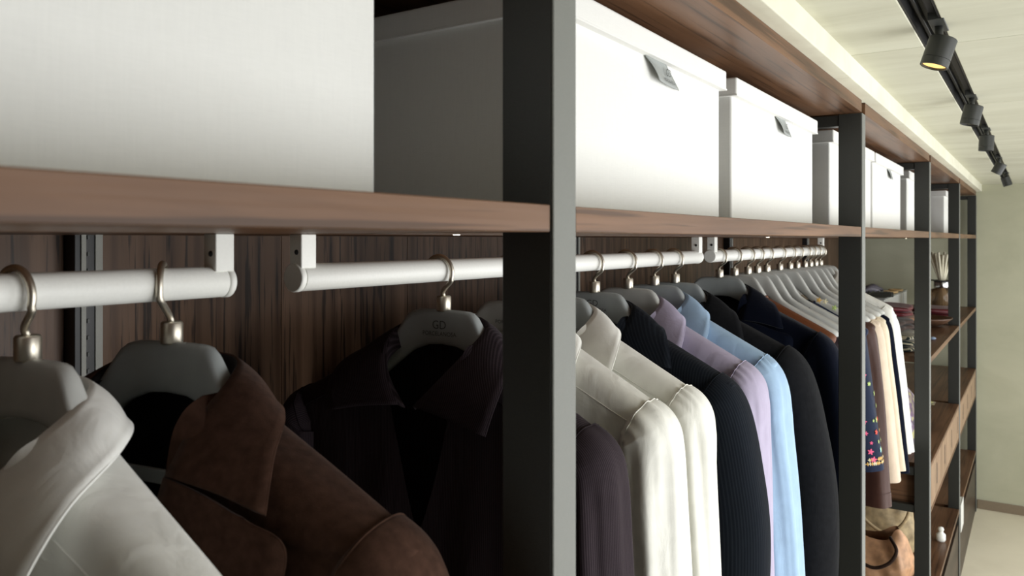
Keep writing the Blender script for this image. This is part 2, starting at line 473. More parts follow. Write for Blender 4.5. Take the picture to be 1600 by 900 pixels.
# bays: (y0, y1)
BAY = [(YB, PY[0])] + [(PY[k] + PWID, PY[k + 1]) for k in range(4)]
BN = ['nearest bay at left', 'bay holding the white shirts', 'bay holding the crowded black and cream clothes', 'bay with the folded cloths', 'last bay against the end wall']
for k, (y0, y1) in enumerate(BAY):
    g = 0.0025
    # upper shelf
    sh = empty('shelf', (FX, y0, H + 0.0065))
    box('shelf_board', BX - FX - 0.03, -0.002, g, y1 - y0 - g, 0, 0.0245, wood_y, sh, bev=0.0008)
    for f in ((0.14,)):
        lp = lathe('led_puck', [(0.0, -0.0008), (0.004, -0.0008), (0.005, 0.0)], m_led, sh, seg=20, loc=(-0.30, f * (y1 - y0), 0.0))
    tag(sh, ['walnut shelf carrying the big linen box at the far left', 'walnut shelf carrying the two tabbed linen boxes',
             'walnut shelf carrying two linen boxes beyond the second upright', 'short-looking walnut shelf above the reed diffuser', 'farthest walnut shelf beside the end wall'][k], 'shelf', 'upper shelves')
    # top panel
    tp = box('top_panel', BX - 0.03, FX - 0.001, y0 + g, y1 - g, H + 0.3155, H + 0.3455, wood_y, bev=0.0008)
    tag(tp, 'walnut top board closing the ' + BN[k], 'panel', 'wardrobe top boards')
    # back panel made of upright boards
    bk = empty('back_panel', (BX - 0.03, (y0 + y1) / 2, 0))
    n = 4; L_ = (y1 - y0) / n
    for i in range(n):
        box('board', -0.02, 0, -(y1 - y0) / 2 + i * L_ + 0.0004, -(y1 - y0) / 2 + (i + 1) * L_ - 0.0004, 0.0, H + 0.31, wood_z, bk, bev=0.0005)
    tag(bk, 'walnut back panel of the ' + BN[k], 'panel', 'wardrobe back panels')
    # hanging rod
    if k < 3:
        r0 = y0 + 0.014; r1 = y1 - 0.038
        if k == 0: r0 = -0.95
        rd = empty('hanging_rod', (ROD_X, r0, ROD_Z))
        R = 0.018; Ln = r1 - r0
        def cyl(nm, ya, yb, r, m, seg=40, bev=0.0015):
            vs = []; fs = []
            prof = [(r - bev, ya), (r, ya + bev), (r, yb - bev), (r - bev, yb)]
            for rr, yy in prof:
                for q in range(seg):
                    a = 2 * math.pi * q / seg; vs.append((rr * math.cos(a), yy, rr * math.sin(a)))
            for i in range(3):
                for q in range(seg):
                    q2 = (q + 1) % seg; fs.append((i * seg + q, (i + 1) * seg + q, (i + 1) * seg + q2, i * seg + q2))
            fs.append(tuple(range(seg))); fs.append(tuple(3 * seg + q for q in range(seg))[::-1])
            o = link(nm, vs, fs, m, rd)
            for p in o.data.polygons: p.use_smooth = len(p.vertices) == 4
            return o
        cyl('rod_tube', 0.0095, Ln - 0.0095, R - 0.0006, m_rod, bev=0.0004)
        c0 = cyl('end_cap', 0.0, 0.009, R, m_rod); c1 = cyl('end_cap', Ln - 0.009, Ln, R, m_rod)
        for yy in (0.002, Ln - 0.026):
            br = box('bracket', -0.008, 0.014, yy, yy + 0.024, 0.012, H + 0.0063 - ROD_Z, m_rod, rd, bev=0.0008)
            hz = (H + 0.0063 - ROD_Z) * 0.5
            sc_ = lathe('screw', [(0.0, 0.0015), (0.003, 0.001), (0.0034, 0.0)], m_slot, br, seg=12, loc=(0.002, -0.0122, 0.02))
            sc_.rotation_euler = (math.radians(90), 0, 0)
        tag(rd, ['white round hanging rod carrying the white shirt and brown jacket', 'white round hanging rod carrying the aubergine, white and blue shirts',
                 'white round hanging rod carrying the crowded hangers behind the second upright'][k], 'rod', 'white hanging rods')

# ------------------------------------------------------------------ linen boxes
def make_box(y0, y1, label, X=-0.445, dep=0.56, shade=None):
    zb = H + 0.0312; zl = H + 0.2575; zt = H + 0.290
    cy = (y0 + y1) / 2; cx = X - dep / 2
    r = empty('storage_box', (cx, cy, zb))
    hx, hy = dep / 2, (y1 - y0) / 2
    body = box_bm(-hx + 0.011, hx - 0.011, -hy + 0.006, hy - 0.006, 0, zt - zb - 0.004, 0.0035, 2)
    from_bm('box_body', body, m_linen, r, smooth=False)
    lid = box_bm(-hx, hx, -hy, hy, zl - zb, zt - zb, 0.003, 2)
    lo = from_bm('lid', lid, m_linen, r)
    # folded edge of the lid
    edge = box_bm(-hx - 0.0006, hx + 0.0006, -hy - 0.0006, hy + 0.0006, zl - zb - 0.0006, zl - zb + 0.0022, 0.0005, 1)
    from_bm('lid_rim', edge, m_linen, lo)
    # pull tab: a leather strip folded out from under the lid
    nU, nV = 10, 8; vs = []; fs = []
    zt0 = zl - zb + 0.001
    for i in range(nU + 1):
        u = i / nU
        for j in range(nV + 1):
            v = j / nV
            yy = -0.032 + 0.074 * v + 0.046 * u * (0.6 + 0.4 * v)
            curl = 0.009 * math.sin(u * math.pi * 0.6) * (1 - v) ** 2.2 + 0.003 * u
            vs.append((hx - 0.009 + curl + 0.0006, yy, zt0 - 0.033 * u))
    for i in range(nU):
        for j in range(nV):
            a = i * (nV + 1) + j; fs.append((a, a + 1, a + nV + 2, a + nV + 1))
    tb = link('pull_tab', vs, fs, m_tagm, r, smooth=True)
    md = tb.modifiers.new('s', 'SOLIDIFY'); md.thickness = 0.0016; md.offset = 1
    tx = text('logo_print', 'GD', 0.015, m_print, tb, (hx - 0.0026, 0.040, zt0 - 0.0205), (math.radians(90), 0, math.radians(90 + 3)))
    text('name_print', 'PORCELANOSA', 0.0065, m_print, tb, (hx - 0.0024, 0.045, zt0 - 0.0290), (math.radians(90), 0, math.radians(90 + 3)))
    return tag(r, label, 'box', 'white linen storage boxes')
make_box(-0.16, 0.485, 'large white linen box cropped at the upper left corner')
make_box(0.752, 1.334, 'white linen box with grey tab right beside the broad foreground upright')
make_box(1.388, 2.012, 'white linen box with grey tab, second to the right of the foreground upright')
make_box(2.19, 2.822, 'white linen box half hidden behind the second dark upright')
make_box(2.85, 3.50, 'white linen box standing just before the third dark upright')
make_box(3.675, 4.32, 'white linen box peeking out behind the third dark upright')
make_box(5.285, 6.05, 'farthest white linen box beside the last uprights')

# ------------------------------------------------------------------ hangers
def make_hanger(Yh, label, mat=m_hang, rz=0.0, logo=False, bar=False, hrz=0.0):
    z0 = H - 0.29
    r = empty('clothes_hanger', (ROD_X, Yh, z0), rz)
    top = [(0, -0.109), (0.045, -0.110), (0.056, -0.112), (0.066, -0.119), (0.080, -0.138), (0.092, -0.158), (0.11, -0.186), (0.13, -0.200), (0.16, -0.216), (0.20, -0.236), (0.25, -0.261), (0.276, -0.274), (0.282, -0.282)]
    bot = [(0, -0.164), (0.03, -0.166), (0.06, -0.177), (0.09, -0.200), (0.12, -0.224), (0.17, -0.252), (0.22, -0.274), (0.26, -0.290), (0.276, -0.294), (0.282, -0.288)]
    thk = [(0, 0.011), (0.06, 0.011), (0.12, 0.015), (0.20, 0.021), (0.25, 0.021), (0.276, 0.014), (0.282, 0.006)]
    vs = []; fs = []; n = 60; m = 16
    xs = [-0.282 + 0.564 * (i / n) for i in range(n + 1)]
    for x in xs:
        a = abs(x)
        zt = interp(top, a); zb = interp(bot, a); t = interp(thk, a); yc = 0.012 - 0.012 * min(1, max(0, (a - 0.05) / 0.08)) - 0.22 * a * a
        zc = (zt + zb) / 2; hz = (zt - zb) / 2
        for k in range(m):
            q = 2 * math.pi * k / m
            vs.append((x, yc + t * sp(math.cos(q), 0.55), zc + hz * sp(math.sin(q), 0.5) - z0 + H))
    for i in range(n):
        for k in range(m):
            k2 = (k + 1) % m
            fs.append((i * m + k, i * m + k2, (i + 1) * m + k2, (i + 1) * m + k))
    fs.append(tuple(range(m))[::-1]); fs.append(tuple(n * m + k for k in range(m)))
    body = link('hanger_body', vs, fs, mat, r, smooth=True)
    cl = lathe('collar', [(0, -0.112), (0.0105, -0.112), (0.0115, -0.110), (0.0115, -0.090), (0.0100, -0.088), (0, -0.088)], m_nickel, r, seg=24, loc=(0, 0.012, H - z0))
    # hook: stem, swan neck, loop over the rod
    R = 0.0255; wr_ = 0.0037
    cz = -0.048 + 0.018 + wr_ + 0.0002 - R
    pts = [(0, 0, -0.09), (0.0, 0, -0.083)]
    pts += [(0.006, 0, -0.0765)]
    for i in range(19):
        a = math.radians(-32 + (182 - -32) * i / 18)
        pts.append((R * math.cos(a), 0, cz + R * math.sin(a)))
    ca, sa = math.cos(hrz), math.sin(hrz)
    P = [(x * ca, x * sa + 0.012 * max(0.0, min(1.0, (-z - 0.06) / 0.03)), z + H - z0) for x, y, z in pts]
    tube('hook', cr(P, 60), wr_, m_nickel, r, seg=14)
    if bar:
        o = box('trouser_bar', -0.20, 0.20, -0.010, -0.004, -0.256, -0.241, mat, r, bev=0.001)
        o.location.z += H - z0
    if logo:
        text('logo_print', 'GD', 0.019, m_print, r, (0.0, 0.0002, -0.139 + H - z0), (math.radians(90), 0, 0))
        text('name_print', 'PORCELANOSA', 0.0095, m_print, r, (0.0, 0.0002, -0.1495 + H - z0), (math.radians(90), 0, 0))
    return tag(r, label, 'hanger', 'frosted grey hangers')

# ------------------------------------------------------------------ garments
RIDGE = [(0.070, -0.140), (0.088, -0.158), (0.11, -0.1735), (0.20, -0.218), (0.27, -0.252), (0.292, -0.264), (0.300, -0.272)]
def garment(name, label, cat, Yh, mat, *, rz=0.0, an=0.085, hem=-0.95, zV=-0.27, xV=None, collar='shirt', cmat=None, lining=None,
            sleeve=-0.88, tipw=1.0, fold=0.006, gather=0.0, res=1, dx=0.0, thick=1.0, sl_path=None, sl_r=(0.046, 0.056), flare=1.0,
            buttons=None, cuff=None, seams=True, seed=0, group=None, pad=0.0, dz=0.0):
    rnd = random.Random(seed + 11)
    zb0 = H + hem
    r = empty(name, (ROD_X + dx, Yh, zb0), rz)
    Z = lambda z: z + dz - hem                       # local z from eye-relative z
    cmat = cmat or mat
    ridge = [(a * (tipw if a > 0.15 else 1 + (tipw - 1) * max(0, (a - 0.08) / 0.07)), z) for a, z in RIDGE]
    zr = [(-z, a) for a, z in ridge]
    def zridge(a): return interp(ridge, a)
    zn = zridge(an)
    A = 0.30 * tipw
    # levels
    n1 = 14 * res
    lev = [zn + (-0.272 - zn) * (i / n1) for i in range(n1 + 1)]
    n2 = 26 * res
    lev += [-0.272 + (hem + 0.272) * ((i / n2) ** 1.25) for i in range(1, n2 + 1)]
    wtab = [(0.272, A), (0.285, A * 0.995), (0.33, A * 0.90), (0.45, A * 0.83), (0.70, A * 0.84), (-hem, A * 0.88 * flare)]
    btab = [(0.13, 0.050), (0.18, 0.051), (0.272, 0.047), (0.34, 0.047), (0.55, 0.056), (0.9, 0.060)]
    ph = [rnd.uniform(0, 6.28) for _ in range(6)]
    p = 0.72
    N = 72 * res
    vs = []; fs = []
    xv = xV if xV is not None else an * 0.97
    def pt(z, phi):
        zz = -z
        a = interp(zr, zz) if z > -0.272 else interp(wtab, zz)
        b = interp(btab, zz) * thick
        if z > -0.272:                                 # shoulder pad / hanger thickness
            b *= 1 + pad
        cx_, sy_ = math.cos(phi), math.sin(phi)
        x = a * sp(cx_, p); y = b * sp(sy_, p)
        y -= 0.22 * min(x * x, 0.09) * (1 if z > -0.3 else max(0.35, 1 - (zz - 0.3) * 1.2))
        below = max(0.0, zridge(min(abs(x), A)) - z) if abs(x) < A else 0.0
        g = min(1.0, max(0.0, (zz - 0.26) / 0.35))
        f = math.sin(x * 38 + ph[0] + 1.4 * math.sin(z * 3.1 + ph[1])) * 0.6 + math.sin(x * 71 + ph[2] + 0.8 * math.sin(z * 5 + ph[3])) * 0.4
        y += fold * g * f * (1 if sy_ < 0 else 0.7) * min(1, abs(sy_) * 2)
        if gather and sy_ < 0:                         # little pleats under the yoke seam
            dzs = below - 0.036
            if dzs > -0.004:
                amp = gather * math.exp(-max(0, dzs) / 0.045) * min(1, max(0, (dzs - 0.001) / 0.012))
                y += amp * (math.sin(x * 300 + 2 * math.sin(x * 41 + ph[4])) * 0.6 + math.sin(x * 173 + ph[5] + dzs * 30) * 0.55)
        return Vector((x, y, Z(z)))
    for z in lev:
        zz = -z
        a = interp(zr, zz) if z > -0.272 else interp(wtab, zz)
        if z >= zV:
            u = (zn - z) / max(1e-6, (zn - zV))
            xe = xv * (1 - u) ** (1.0 if collar == 'jacket' else 0.8)
        else: xe = 0.0
        xe = min(xe, a * 0.985)
        d = math.asin(min(1.0, (xe / a)) ** (1 / p)) if xe > 0 else 0.0
        for k in range(N + 1):
            phi = -math.pi / 2 + d + (2 * math.pi - 2 * d) * k / N
            vs.append(pt(z, phi))
    nl = len(lev)
    for i in range(nl - 1):
        for k in range(N):
            q = i * (N + 1) + k
            fs.append((q, q + N + 1, q + N + 2, q + 1))
    body = link('body', vs, fs, mat, r, smooth=True); set_uv(body, [v.x for v in vs])
    if lining:
        lv = [(v.x * 0.985, v.y * 0.955, v.z) for v in vs]
        link('lining', lv, fs, lining, r, smooth=True)
    # sleeves
    sls = []
    if sleeve is not None:
        base = sl_path or [(0.243, -0.288), (0.266, -0.301), (0.273, -0.330), (0.276, -0.42), (0.280, -0.55), (0.282, -0.70), (0.282, sleeve)]
        base = [(x * tipw if x > 0.1 else x, max(z, sleeve)) for x, z in base]
        for sgn in (1, -1):
            nS = 44 * res; M = 80 if collar == 'shirt' else 44
            path = cr([(sgn * x, 0, z) for x, z in base], nS)
            vs2 = []; fs2 = []
            q1, q2 = rnd.uniform(0, 6), rnd.uniform(0, 6)
            rn0, ry0 = sl_r
            for i, P in enumerate(path):
                t = (path[min(i + 1, nS - 1)] - path[max(i - 1, 0)]).normalized()
                nrm = Vector((t.z, 0, -t.x)) * -1
                if nrm.x * sgn < 0 : nrm = -nrm
                s = i / (nS - 1)
                zrel = P.z
                drop = max(0.0, -0.29 - zrel)
                rn = rn0 * (1 + 0.05 * min(1, drop / 0.3)); ry = ry0 * thick * (1 - 0.12 * s) * (0.80 + 0.20 * min(1, s / 0.18))
                hs = min(1.0, s / 0.08); hs = 0.80 + 0.20 * hs * hs * (3 - 2 * hs); rn *= hs; ry *= hs
                ycur = -0.22 * min(P.x * P.x, 0.09) * max(0.35, 1 - drop * 1.2)
                for k in range(M):
                    th = 2 * math.pi * k / M
                    f = 1 + fold * (15 if collar == 'shirt' else 9) * min(1, drop / 0.10) * (math.sin(3 * th + q1 + 2.0 * math.sin(zrel * 4 + q2)) * 0.6 + math.sin(5 * th + q2 + zrel * 5) * 0.4)
                    if gather: f += 0.035 * min(1, drop / 0.05) * (sp(math.sin(7 * th + q2 + 1.3 * math.sin(zrel * 5 + q1)), 1.6) + 0.6 * math.sin(11 * th + q1 + zrel * 3)); f += gather * 15 * math.exp(-((s - 0.05) / 0.10) ** 2) * math.sin(13 * th + 2 * math.sin(3 * th + q1))
                    off = nrm * (rn * sp(math.cos(th), 0.85) * f) + Vector((0, ry * sp(math.sin(th), 0.85) * f, 0))
                    v = P + off
                    vs2.append((v.x, v.y + ycur, Z(v.z)))
            for i in range(nS - 1):
                for k in range(M):
                    k2 = (k + 1) % M
                    fs2.append((i * M + k, (i + 1) * M + k, (i + 1) * M + k2, i * M + k2))
            so = link('sleeve', vs2, fs2, mat, r, smooth=True); set_uv(so, [((q % M) / M) * 0.32 for q in range(len(vs2))], 0.32)
            sls.append((so, vs2, M, nS))
            if seams:
                k0 = 1
                i_s = max(2, int(0.075 * nS)); ring = [Vector(vs2[i_s * M + k]) for k in range(M)]
                cen = sum(ring, Vector()) / M
                ring = [cen + (v - cen) * 1.010 for v in ring]
                tube('armhole_seam', ring + [ring[0]], 0.0010, mat, so, seg=6, cap=False)
            if cuff:
                i0 = nS - max(3, int(0.09 / (abs(hem) if abs(hem) > 0.5 else 0.9) * nS))
                ring = []
                cv = []; cf = []
                for j, i in enumerate(range(i0, nS)):
                    rr = [Vector(vs2[i * M + k]) for k in range(M)]
                    cen = sum(rr, Vector()) / M
                    for v in rr: cv.append(cen + (v - cen) * 1.035)
                nn = nS - i0
                for j in range(nn - 1):
                    for k in range(M):
                        k2 = (k + 1) % M; cf.append((j * M + k, (j + 1) * M + k, (j + 1) * M + k2, j * M + k2))
                co = link('cuff', cv, cf, cuff if cuff is not True else mat, so, smooth=True)
    # yoke seam along the front of each shoulder
    if seams and collar == 'shirt':
        for sgn in (1, -1):
            ln = []
            for i in range(30):
                x = 0.135 + (0.262 - 0.135) * i / 29
                z = zridge(x) - 0.036
                zz = -z
                a = interp(zr, zz) if z > -0.272 else interp(wtab, zz)
                c_ = min(1, (x / a)) ** (1 / p)
                phi = -math.acos(c_) if sgn > 0 else -(math.pi - math.acos(c_))
                q = pt(z, phi); ln.append(q + Vector((0, -0.0008, 0)))
            tube('yoke_seam', ln, 0.0007, mat, r, seg=6)
    # collars
    def loft(nm, A_, B_, m_, bulge=0.004, nv=8, nu=40, out=None, th_=0.0022):
        for sgn in (1, -1):
            ca = cr(A_, nu); cb = cr(B_, nu); v_ = []; f_ = []
            for i in range(nu):
                for j in range(nv + 1):
                    t = j / nv
                    q = ca[i].lerp(cb[i], t)
                    hor = Vector((q.x, q.y, 0)); hor = hor.normalized() if hor.length > 1e-4 else Vector((0, 1, 0))
                    q = q + (hor * 0.8 + Vector((0, 0, 0.6))) * bulge * math.sin(math.pi * min(1, t * 1.15 if t < 0.87 else 1)) if t < 0.87 else q
                    v_.append((q.x * sgn, q.y, Z(q.z)))
            for i in range(nu - 1):
                for j in range(nv):
                    a_ = i * (nv + 1) + j
                    f_.append((a_, a_ + nv + 1, a_ + nv + 2, a_ + 1) if sgn > 0 else (a_, a_ + 1, a_ + nv + 2, a_ + nv + 1))
            o = link(nm, v_, f_, m_, r, smooth=True); set_uv(o, [q[0] * 0.8 + q[2] * 0.6 for q in v_])
            md = o.modifiers.new('s', 'SOLIDIFY'); md.thickness = th_; md.offset = 0
            if nm in ('collar', 'lapel') and seams:
                edge = [Vector((q.x * sgn, q.y, Z(q.z))) for q in cb]
                tube('stitched_edge', edge, 0.0012, m_, o, seg=6)
    if collar == 'shirt':
        fold_c = [(0, 0.056, -0.121), (0.05, 0.045, -0.124), (0.082, 0.008, -0.136), (0.076, -0.034, -0.166), (0.050, -0.064, -0.205), (0.014, -0.078, -0.244)]
        out_c = [(0, 0.080, -0.164), (0.075, 0.068, -0.163), (0.132, 0.014, -0.170), (0.157, -0.048, -0.194), (0.160, -0.082, -0.232), (0.152, -0.090, -0.266)]
        sta_c = [(0, 0.049, -0.165), (0.045, 0.040, -0.165), (0.074, 0.004, -0.170), (0.066, -0.045, -0.190), (0.045, -0.060, -0.215), (0.010, -0.068, -0.250)]
        loft('collar', fold_c, out_c, cmat, 0.004)
        loft('collar_stand', fold_c, sta_c, cmat, -0.001)
    elif collar == 'jacket':
        fold_c = [(0, 0.060, -0.126), (0.055, 0.048, -0.129), (0.090, 0.004, -0.141), (0.090, -0.045, -0.180), (0.083, -0.070, -0.222)]
        out_c = [(0, 0.088, -0.176), (0.085, 0.070, -0.178), (0.148, 0.018, -0.177), (0.182, -0.036, -0.200), (0.203, -0.071, -0.240)]
        sta_c = [(0, 0.049, -0.170), (0.045, 0.040, -0.170), (0.080, 0.002, -0.176), (0.075, -0.045, -0.205), (0.06, -0.060, -0.25)]
        loft('collar', fold_c, out_c, cmat, 0.005, th_=0.004)
        loft('collar_stand', fold_c, sta_c, lining or cmat, -0.001)
        fl = [(0.083, -0.071, -0.222), (0.062, -0.080, -0.30), (0.035, -0.088, -0.40), (0.0, -0.086, zV)]
        ol = [(0.180, -0.074, -0.245), (0.230, -0.076, -0.274), (0.172, -0.088, -0.40), (0.005, -0.085, zV - 0.005)]
        loft('lapel', fl, ol, cmat, 0.004, th_=0.004)
    elif collar == 'band':
        ring = []
        for k in range(N + 1):
            v = vs[k]; ring.append(Vector(v))
        tube('neck_binding', ring, 0.003, cmat, r, seg=8)
    # front placket and buttons
    if buttons:
        pl = []
        zt = zV
        nb = 20; v_ = []; f_ = []
        for i in range(nb + 1):
            z = zt + (hem - zt) * i / nb
            q = pt(z, -math.pi / 2)
            for xx in (-0.016, 0.016): v_.append((xx, q.y - 0.002, q.z))
        for i in range(nb): f_.append((2 * i, 2 * i + 2, 2 * i + 3, 2 * i + 1))
        po = link('placket', v_, f_, mat, r)
        md = po.modifiers.new('s', 'SOLIDIFY'); md.thickness = 0.002
        z = zt - 0.04
        while z > hem + 0.05:
            q = pt(z, -math.pi / 2)
            b_ = lathe('button', [(0, 0.0022), (0.0055, 0.002), (0.0065, 0.0)], buttons, po, seg=14, loc=(0, q.y - 0.0035, q.z))
            b_.rotation_euler = (math.radians(90), 0, 0)
            z -= 0.10
    tag(r, label, cat, group)
    return r, sls

G1 = 'clothes on the left rod'; G2 = 'clothes on the middle rod'; G3 = 'clothes on the crowded rod'
JS = [(0.238, -0.292), (0.262, -0.308), (0.278, -0.345), (0.292, -0.42), (0.304, -0.53), (0.300, -0.68), (0.288, -0.90)]
# left rod
make_hanger(0.342, 'frosted grey hanger under the white shirt at the far left', m_hangl, rz=0.13, bar=False)
garment('dress_shirt', 'crisp white shirt with stitched yoke at the lower left corner', 'shirt', 0.336, c_white, rz=0.13, dz=-0.008, zV=-0.30, fold=0.006, gather=0.0042, res=2, buttons=c_button, cuff=True, seed=1, group=G1)
make_hanger(0.487, 'frosted grey hanger inside the brown wool jacket', m_hang, rz=0.16, bar=True, hrz=-0.85)
garment('wool_jacket', 'dark brown wool jacket with notched lapels on the left rod', 'jacket', 0.487, c_brown, lining=c_lining, collar='jacket', zV=-0.56, fold=0.003, res=2, tipw=1.08, sl_path=JS, sl_r=(0.054, 0.062), hem=-1.0, sleeve=-0.90, seed=2, group=G1, pad=0.1, rz=0.16, thick=1.05)
# middle rod
make_hanger(0.950, 'frosted grey hanger inside the open aubergine striped shirt', m_hang, logo=True)
garment('dress_shirt', 'dark aubergine striped shirt hanging open beside the foreground upright', 'shirt', 0.950, c_purple, zV=-0.44, xV=0.08, fold=0.006, gather=0.001, res=2, seed=3, group=G2, cuff=True)
make_hanger(1.150, 'pale frosted hanger half hidden behind the foreground upright', m_hangl, logo=True)
garment('dress_shirt', 'white shirt next to the aubergine shirt, its collar behind the upright', 'shirt', 1.150, c_white2, fold=0.006, gather=0.0026, seed=4, group=G2, buttons=c_button, cuff=True, thick=1.1, res=2)
make_hanger(1.300, 'frosted hanger inside the white shirt beside the navy jacket', m_hang)
garment('dress_shirt', 'white shirt with raised collar beside the navy pinstripe jacket', 'shirt', 1.300, c_white2, fold=0.006, gather=0.0026, seed=5, group=G2, buttons=c_button, cuff=True, res=2)
make_hanger(1.454, 'dark-looking frosted hanger inside the navy pinstripe jacket', m_hang, logo=True)
garment('suit_jacket', 'navy pinstripe suit jacket between white and lilac shirts', 'jacket', 1.454, c_navy, lining=c_lining, collar='jacket', zV=-0.56, fold=0.003, tipw=1.03, sl_path=JS, sl_r=(0.052, 0.060), hem=-1.05, sleeve=-0.92, seed=6, group=G2, pad=0.1, res=2, buttons=c_buttond)
make_hanger(1.616, 'frosted grey hanger inside the lilac shirt', m_hangl)
garment('dress_shirt', 'lilac shirt between the navy jacket and the pale blue shirt', 'shirt', 1.616, c_lilac, fold=0.008, gather=0.0024, seed=7, group=G2, buttons=c_button, cuff=True, res=2)
make_hanger(1.765, 'frosted grey hanger inside the pale blue shirt', m_hang)
garment('dress_shirt', 'pale blue shirt between the lilac shirt and the charcoal jacket', 'shirt', 1.765, c_blue, fold=0.008, gather=0.0026, seed=8, group=G2, buttons=c_button, cuff=True, res=2,
        sl_path=[(0.243, -0.288), (0.262, -0.303), (0.274, -0.335), (0.280, -0.42), (0.292, -0.55), (0.302, -0.70), (0.308, -0.90)])
make_hanger(1.895, 'frosted grey hanger inside the charcoal jacket', m_hang)
garment('suit_jacket', 'plain charcoal jacket hanging right before the second upright', 'jacket', 1.895, c_black, lining=c_lining, collar='jacket', zV=-0.56, fold=0.003, tipw=1.06, sl_r=(0.056, 0.062), hem=-1.1, sleeve=-1.0, seed=9, group=G2, pad=0.1,
        sl_path=[(0.238, -0.292), (0.262, -0.308), (0.280, -0.345), (0.297, -0.42), (0.318, -0.58), (0.316, -0.78), (0.295, -1.0)])
# crowded rod
make_hanger(2.232, 'frosted hanger inside the navy velvet jacket', m_hang)
garment('velvet_jacket', 'navy velvet jacket, first garment on the crowded rod', 'jacket', 2.232, c_velvet, lining=c_lining, collar='jacket', zV=-0.56, fold=0.003, tipw=1.05, sl_path=JS, sl_r=(0.054, 0.060), hem=-1.0, sleeve=-0.95, seed=10, group=G3, pad=0.1)
FAR = [
    (2.371, 'rust leather top behind the navy velvet jacket', 'leather_top', 'top', c_rust, dict(an=0.10, hem=-0.9, collar='band', sleeve=None, zV=-0.19, dz=-0.004)),
    (2.505, 'plum black silk blouse with wide neck on the crowded rod', 'silk_blouse', 'blouse', c_dplum, dict(an=0.13, hem=-1.0, collar='band', sleeve=-0.75, zV=-0.25, dz=-0.034, sl_path=[(0.238, -0.288), (0.25, -0.303), (0.258, -0.335), (0.262, -0.42), (0.266, -0.55), (0.27, -0.75)])),
    (2.609, 'long black sequined dress reaching below the other clothes', 'sequin_dress', 'dress', c_sequin, dict(an=0.17, hem=-1.55, collar='band', sleeve=None, zV=-0.27, dz=-0.034, flare=1.42)),
    (2.719, 'black silk top with wide neck beside the sequined dress', 'silk_camisole', 'top', c_dplum, dict(an=0.15, hem=-0.9, collar='band', sleeve=None, zV=-0.26, dz=-0.034)),
    (2.880, 'dark blue tunic with embroidered flowers on its sleeve', 'embroidered_tunic', 'tunic', c_emb, dict(an=0.13, hem=-0.95, collar='band', sleeve=-0.74, zV=-0.26, dz=-0.034, sl_path=[(0.238, -0.288), (0.246, -0.305), (0.25, -0.345), (0.262, -0.45), (0.282, -0.62), (0.298, -0.74)])),
    (3.020, 'brown satin blouse with long gathered cuff', 'satin_blouse', 'blouse', c_satin, dict(an=0.17, hem=-0.85, collar='band', sleeve=-0.90, zV=-0.27, dz=-0.034, cuff=True, fold=0.012, sl_path=[(0.243, -0.288), (0.255, -0.305), (0.262, -0.35), (0.280, -0.55), (0.294, -0.75), (0.300, -0.90)])),
    (3.130, 'blush blouse between the brown satin and the cream one', 'long_blouse', 'blouse', c_blush, dict(an=0.17, hem=-0.86, collar='band', sleeve=-0.84, zV=-0.27, dz=-0.034)),
    (3.250, 'cream silk blouse with straight long sleeve', 'long_blouse', 'blouse', c_cream, dict(an=0.15, hem=-0.86, collar='band', sleeve=-0.83, zV=-0.27, dz=-0.034)),
    (3.340, 'narrow black blouse showing as a stripe between cream and ivory', 'long_blouse', 'blouse', c_velvet, dict(an=0.17, hem=-0.9, collar='band', sleeve=-0.86, zV=-0.27, dz=-0.034, thick=0.5)),
    (3.430, 'ivory shirt with stiff collar near the end of the crowded rod', 'dress_shirt', 'shirt', c_white2, dict(hem=-0.86, sleeve=-0.84)),
    (3.515, 'white blouse, last garment on the crowded rod', 'long_blouse', 'blouse', c_white, dict(an=0.12, hem=-0.86, collar='band', sleeve=-0.82, zV=-0.27, dz=-0.034)),
]
HY = [2.371, 2.505, 2.609, 2.719, 2.880, 3.020, 3.110, 3.240, 3.330, 3.420, 3.505]
HN = ['rust leather top', 'plum black silk blouse', 'sequined dress', 'black silk top', 'embroidered tunic', 'brown satin blouse', 'blush blouse', 'cream silk blouse', 'narrow black blouse', 'ivory shirt', 'last white blouse']
FARP = [(0.243, -0.288), (0.258, -0.303), (0.266, -0.335), (0.274, -0.42), (0.288, -0.55), (0.303, -0.70), (0.318, -0.90)]
emb_sl = None
for i, (y, lab, nm, cat, mat, kw) in enumerate(FAR):
    make_hanger(y, 'frosted hanger holding the ' + HN[i], m_hangl)
    kw = dict(kw)
    if kw.get('sleeve', 0) is not None: kw.setdefault('sl_path', FARP)
    kw.setdefault('thick', 0.6 if y > 3.2 else 0.74 if y > 2.9 else 0.9)
    g, sls = garment(nm, lab, cat, y, mat, seed=30 + i, group=G3, **kw)
    if nm == 'embroidered_tunic': emb = (g, sls[0])
